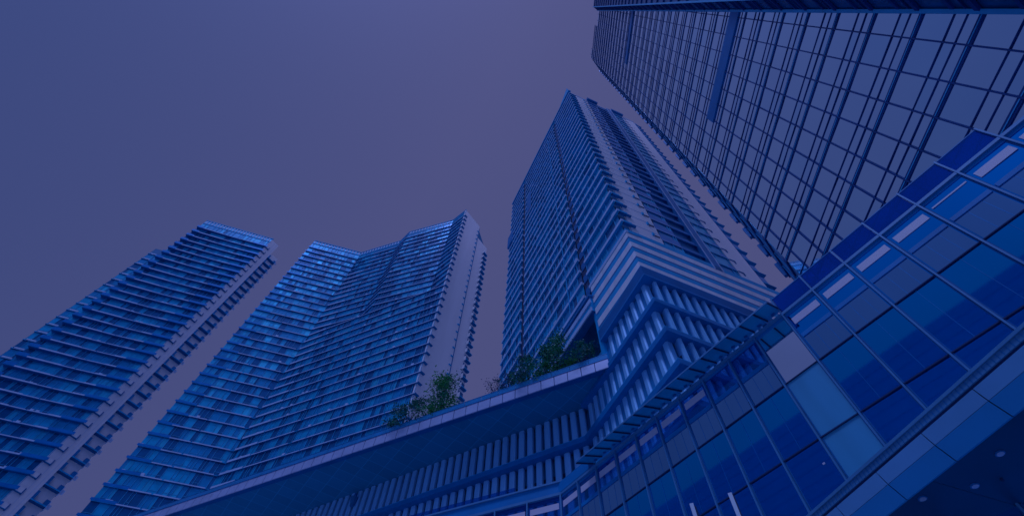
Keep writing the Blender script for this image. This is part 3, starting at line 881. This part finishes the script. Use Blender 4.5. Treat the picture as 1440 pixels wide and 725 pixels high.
mb = MB(); FV.box(mb, 3.0, 28, -0.4, -0.36, 16.95, 17.6, 'clear'); gp.part(mb, 'parapet_glass')
mb = MB(); FV.box(mb, -0.2, 28, -5, -2.0, -1.6, 13.2, 'recess'); gp.part(mb, 'core_wall')

# entrance canopy at the foot of the glass wall: sloping fascia and dark soffit
u2 = Vector((math.sin(R(163.7)), math.cos(R(163.7))))
n2 = Vector((0.9598, 0.2807))
FE = Fr(0, 0, 163.7, 1); FE.n = n2    # here "outward" grows away from the lens
E0, E1 = -26.0, 14.0
def strip(mb, pr, s0, s1, k, th=0.05):
    (d0, z0), (d1, z1) = pr
    f = [FE.p(s0, d0, z0), FE.p(s1, d0, z0), FE.p(s1, d1, z1), FE.p(s0, d1, z1)]
    b = [FE.p(s0, d0 + th, z0), FE.p(s1, d0 + th, z0), FE.p(s1, d1 + th, z1), FE.p(s0, d1 + th, z1)]
    mb.hexa(f, b, k)
mb = MB()
strip(mb, ((11.54, 8.0), (11.54, 7.93)), E0, E1, 'alu', 0.3)
strip(mb, ((11.58, 7.925), (11.58, 7.78)), E0, E1, 'alu', 0.3)
FE.box(mb, E0, E1, 11.62, 12.2, 7.70, 7.78, 'black')
for i in range(330):
    s = E0 + i * 0.12
    FE.box(mb, s, s + 0.012, 11.570, 11.58, 7.79, 7.92, 'frame_dark')
gp.part(mb, 'cornice_grille')
mb = MB(); FE.box(mb, E0, E1, 11.9, 30, 7.79, 7.95, 'alu'); gp.part(mb, 'canopy_roof')
npan = 27; pp = (E1 - E0) / npan
for i in range(npan):
    a = E0 + i * pp + 0.012; b = E0 + (i + 1) * pp - 0.012
    mb = MB(); strip(mb, ((11.56, 7.685), (11.68, 7.405)), a, b, 'fascia_up'); gp.part(mb, 'fascia_panel')
    mb = MB(); strip(mb, ((11.685, 7.395), (11.94, 7.07)), a, b, 'fascia_low'); gp.part(mb, 'fascia_panel')
mb = MB(); strip(mb, ((11.66, 7.78), (12.0, 7.10)), E0, E1, 'black', 0.2); gp.part(mb, 'fascia_backing')
rngc = random.Random(2)
for i in range(16):
    a = E0 + i * 2.5
    for j in range(4):
        d0 = 11.96 + j * 2.6
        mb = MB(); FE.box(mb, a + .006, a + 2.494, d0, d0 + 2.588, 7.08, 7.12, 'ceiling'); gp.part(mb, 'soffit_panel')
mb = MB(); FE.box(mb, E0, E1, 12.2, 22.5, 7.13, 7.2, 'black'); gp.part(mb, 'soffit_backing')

def disc(mb, x, y, z0, z1, r, k, n=20):
    p = [(x + r * math.cos(t * 2 * math.pi / n), y + r * math.sin(t * 2 * math.pi / n)) for t in range(n)]
    mb.hexa([(a, b, z0) for a, b in p], [(a, b, z1) for a, b in p], k)
LL_ = [((9.90, 9.74), 'recessed downlight in the dark soffit, lowest of the three at the corner of the picture'),
       ((10.82, 9.18), 'recessed downlight in the dark soffit, middle of the three lamps'),
       ((10.77, 8.08), 'recessed downlight in the dark soffit, topmost and dimmest of the three lamps')]
for i, ((x, y), lab) in enumerate(LL_):
    t = Thing('downlight', x, y, 7.07, lab, 'downlight', 'downlights in the entrance soffit')
    mb = MB(); disc(mb, x, y, 7.055, 7.079, 0.10, 'frame_dark'); t.part(mb, 'trim_ring')
    mb = MB(); disc(mb, x, y, 7.045, 7.0545, 0.075, 'lens'); t.part(mb, 'lens')
mb = MB(); disc(mb, 11.27, 8.9, 7.03, 7.079, 0.035, 'black')
tag(mb.build('sprinkler_head'), 'tiny black sprinkler head between the downlights in the dark soffit', 'sprinkler')

# two posts poking up at the bottom of the frame
for i, (az, d, zz, lab) in enumerate(((24.1, 9.0, 5.53, 'slim pale post at the bottom edge, the left one with only its tip showing'),
                                  (28.7, 9.0, 5.57, 'slim pale post at the bottom edge, the taller one on the right'))):
    x, y = d * math.sin(R(az)), d * math.cos(R(az))
    t = Thing('banner_post', x, y, -1.6, lab, 'post', 'posts in front of the glass wall')
    fp = Fr(x, y, 118, -1)
    mb = MB(); fp.box(mb, -0.035, 0.035, 0.0, 0.05, -1.6, zz, 'alu_pale'); t.part(mb, 'front_plate')
    mb = MB(); fp.box(mb, -0.03, 0.06, -0.16, 0.0, -1.6, zz - 0.04, 'black'); t.part(mb, 'rear_web')

# little floodlight under the terrace
mbx = Thing('floodlight', -18.0, 56.6, 36.0, 'small pale floodlight hanging under the edge of the dark terrace soffit', 'lamp')
mb = MB(); disc(mb, -18.0, 56.6, 36.2, 36.75, 0.18, 'frame_dark', 10); mbx.part(mb, 'bracket')
mb = MB()
r0 = [(-18.0 + .5 * math.cos(t * math.pi / 5), 56.6 + .5 * math.sin(t * math.pi / 5), 36.2) for t in range(10)]
r1 = [(-18.0 + .28 * math.cos(t * math.pi / 5), 56.6 + .28 * math.sin(t * math.pi / 5), 35.1) for t in range(10)]
mb.hexa(r1, r0, 'recess'); mbx.part(mb, 'lamp_head')

# ------------------------------------------------------------------ planting on the terrace
def tube(mb, p0, p1, r0, r1, k, n=6):
    p0, p1 = Vector(p0), Vector(p1); d = (p1 - p0).normalized()
    a = d.orthogonal().normalized(); b = d.cross(a)
    f = lambda p, r: [tuple(p + (a * math.cos(t * 2 * math.pi / n) + b * math.sin(t * 2 * math.pi / n)) * r) for t in range(n)]
    mb.hexa(f(p0, r0), f(p1, r1), k)

def leafy(name, label, cat, x, y, z, h, w, keys, n, seed, leaf=0.16, clumps=9, low=0.25):
    rg = random.Random(seed)
    t = Thing(name, x, y, z, label, cat, 'planting on the terrace')
    tr = MB(); cr = MB()
    tips = []
    tube(tr, (x, y, z), (x + rg.uniform(-.1, .1), y, z + h * 0.45), 0.10, 0.06, 'bark')
    for c in range(clumps):
        a = rg.uniform(0, 2 * math.pi); rr = math.sqrt(rg.random()) * w * 0.5
        hz = z + h * rg.uniform(low, 0.95)
        rr *= (1.15 - 0.6 * max(0, (hz - z) / h - 0.3))
        tip = (x + rr * math.cos(a), y + rr * math.sin(a), hz)
        tips.append((tip, rg.uniform(0.10, 0.22) * w + 0.15, rg.choice(keys)))
        st = (x, y, z + h * rg.uniform(0.1, 0.42))
        mid = tuple((p + q) / 2 + rg.uniform(-.15, .15) for p, q in zip(st, tip))
        tube(tr, st, mid, 0.05, 0.035, 'bark', 5); tube(tr, mid, tip, 0.035, 0.012, 'bark', 5)
    tips.append(((x, y, z + h * 0.93), 0.14 * w, keys[0]))
    for i in range(n):
        (cx, cy, cz), cr_, k = rg.choice(tips)
        d = Vector((rg.gauss(0, 1), rg.gauss(0, 1), rg.gauss(0, 0.8))) * cr_ * 0.62
        p = Vector((cx, cy, cz)) + d
        u = Vector((rg.uniform(-1, 1), rg.uniform(-1, 1), rg.uniform(-.6, .6))).normalized()
        v = u.cross(Vector((rg.uniform(-1, 1), rg.uniform(-1, 1), rg.uniform(-1, 1)))).normalized()
        L = leaf * rg.uniform(0.6, 1.4)
        cr.face([p - u * L, p - v * L * 0.4, p + u * L, p + v * L * 0.4], k if rg.random() < 0.8 else rg.choice(keys))
    t.part(tr, 'trunk'); t.part(cr, 'crown')

def on_terrace(az, back=1.6):
    d = 33.9 / math.cos(R(az - 29.3)) + back
    return d * math.sin(R(az)), d * math.cos(R(az))
PL = [
 ('terrace_tree', 'leafy bright green young tree on the terrace in front of the white end wall', 'tree', -9.6, 2.0, 8.2, 4.6, ['leaf1', 'leaf1', 'leaf3', 'leaf2'], 2600, .17, 15, .30),
 ('shrub', 'dark feathery shrub on the terrace left of the bright green tree', 'shrub', -13.6, 1.6, 5.6, 4.2, ['leaf2', 'leaf2', 'leaf1'], 1300, .17, 11, .2),
 ('shrub', 'low yellow green shrub at the foot of the bright green tree', 'shrub', -10.9, 1.0, 2.6, 3.2, ['leaf3', 'leaf3', 'leaf1'], 900, .14, 9, .35),
 ('shrub', 'sparse bluish shrub with thin twigs seen against the sky', 'shrub', -1.3, 1.6, 4.6, 2.6, ['leaf4', 'leaf4', 'leaf2'], 420, .12, 12, .25),
 ('shrub', 'thin dark shrub between the sparse bluish one and the large trees', 'shrub', 1.0, 1.5, 4.6, 1.8, ['leaf2', 'leaf4'], 420, .13, 9, .25),
 ('terrace_tree', 'dark green bushy tree on the terrace, left of the tallest one', 'tree', 4.2, 1.8, 7.0, 4.0, ['leaf2', 'leaf1', 'leaf2'], 2000, .15, 13, .2),
 ('terrace_tree', 'tallest dense green tree on the terrace before the central tower', 'tree', 9.0, 1.8, 8.6, 4.6, ['leaf1', 'leaf1', 'leaf2', 'leaf3'], 4200, .15, 17, .2),
 ('shrub', 'bright green shrub at the foot of the tallest terrace tree', 'shrub', 7.3, 0.8, 3.4, 2.2, ['leaf3', 'leaf1'], 900, .13, 8, .3),
 ('shrub', 'round green shrub in the shaded recess beside the finned podium', 'shrub', 13.6, 1.2, 5.6, 3.2, ['leaf1', 'leaf2'], 1100, .13, 10, .3),
 ('shrub', 'small dark tuft at the far left of the planted terrace', 'shrub', -15.9, 1.2, 3.0, 1.8, ['leaf2'], 300, .13, 6, .3),
]
for i, (nm, lab, cat, az, bk, h, w_, keys, n, lf, cl, lo) in enumerate(PL):
    x, y = on_terrace(az, bk)
    leafy(nm, lab, cat, x, y, 37.9, h, w_, keys, n, 40 + i, lf, cl, lo)

# ------------------------------------------------------------------ the block across the plaza, seen in the glass wall
FO = Fr(-ng[0] / DG * 120, -ng[1] / DG * 120, 148.3, -1)
ob = Thing('office_block', -110, -60, -1.6, 'dark blue office block behind the viewer, seen only as a reflection in the glass wall', 'building')
mb = MB(); FO.box(mb, -131, 70, 0, 20, -1.6, 118.9, 'concrete')
ob.part(mb, 'wall')
for k in range(30):
    mb = MB(); FO.box(mb, -131, 70, -0.25, 0.0, 2.0 + k * 3.9, 4.2 + k * 3.9, 'block_glass')
    ob.part(mb, 'window_band')
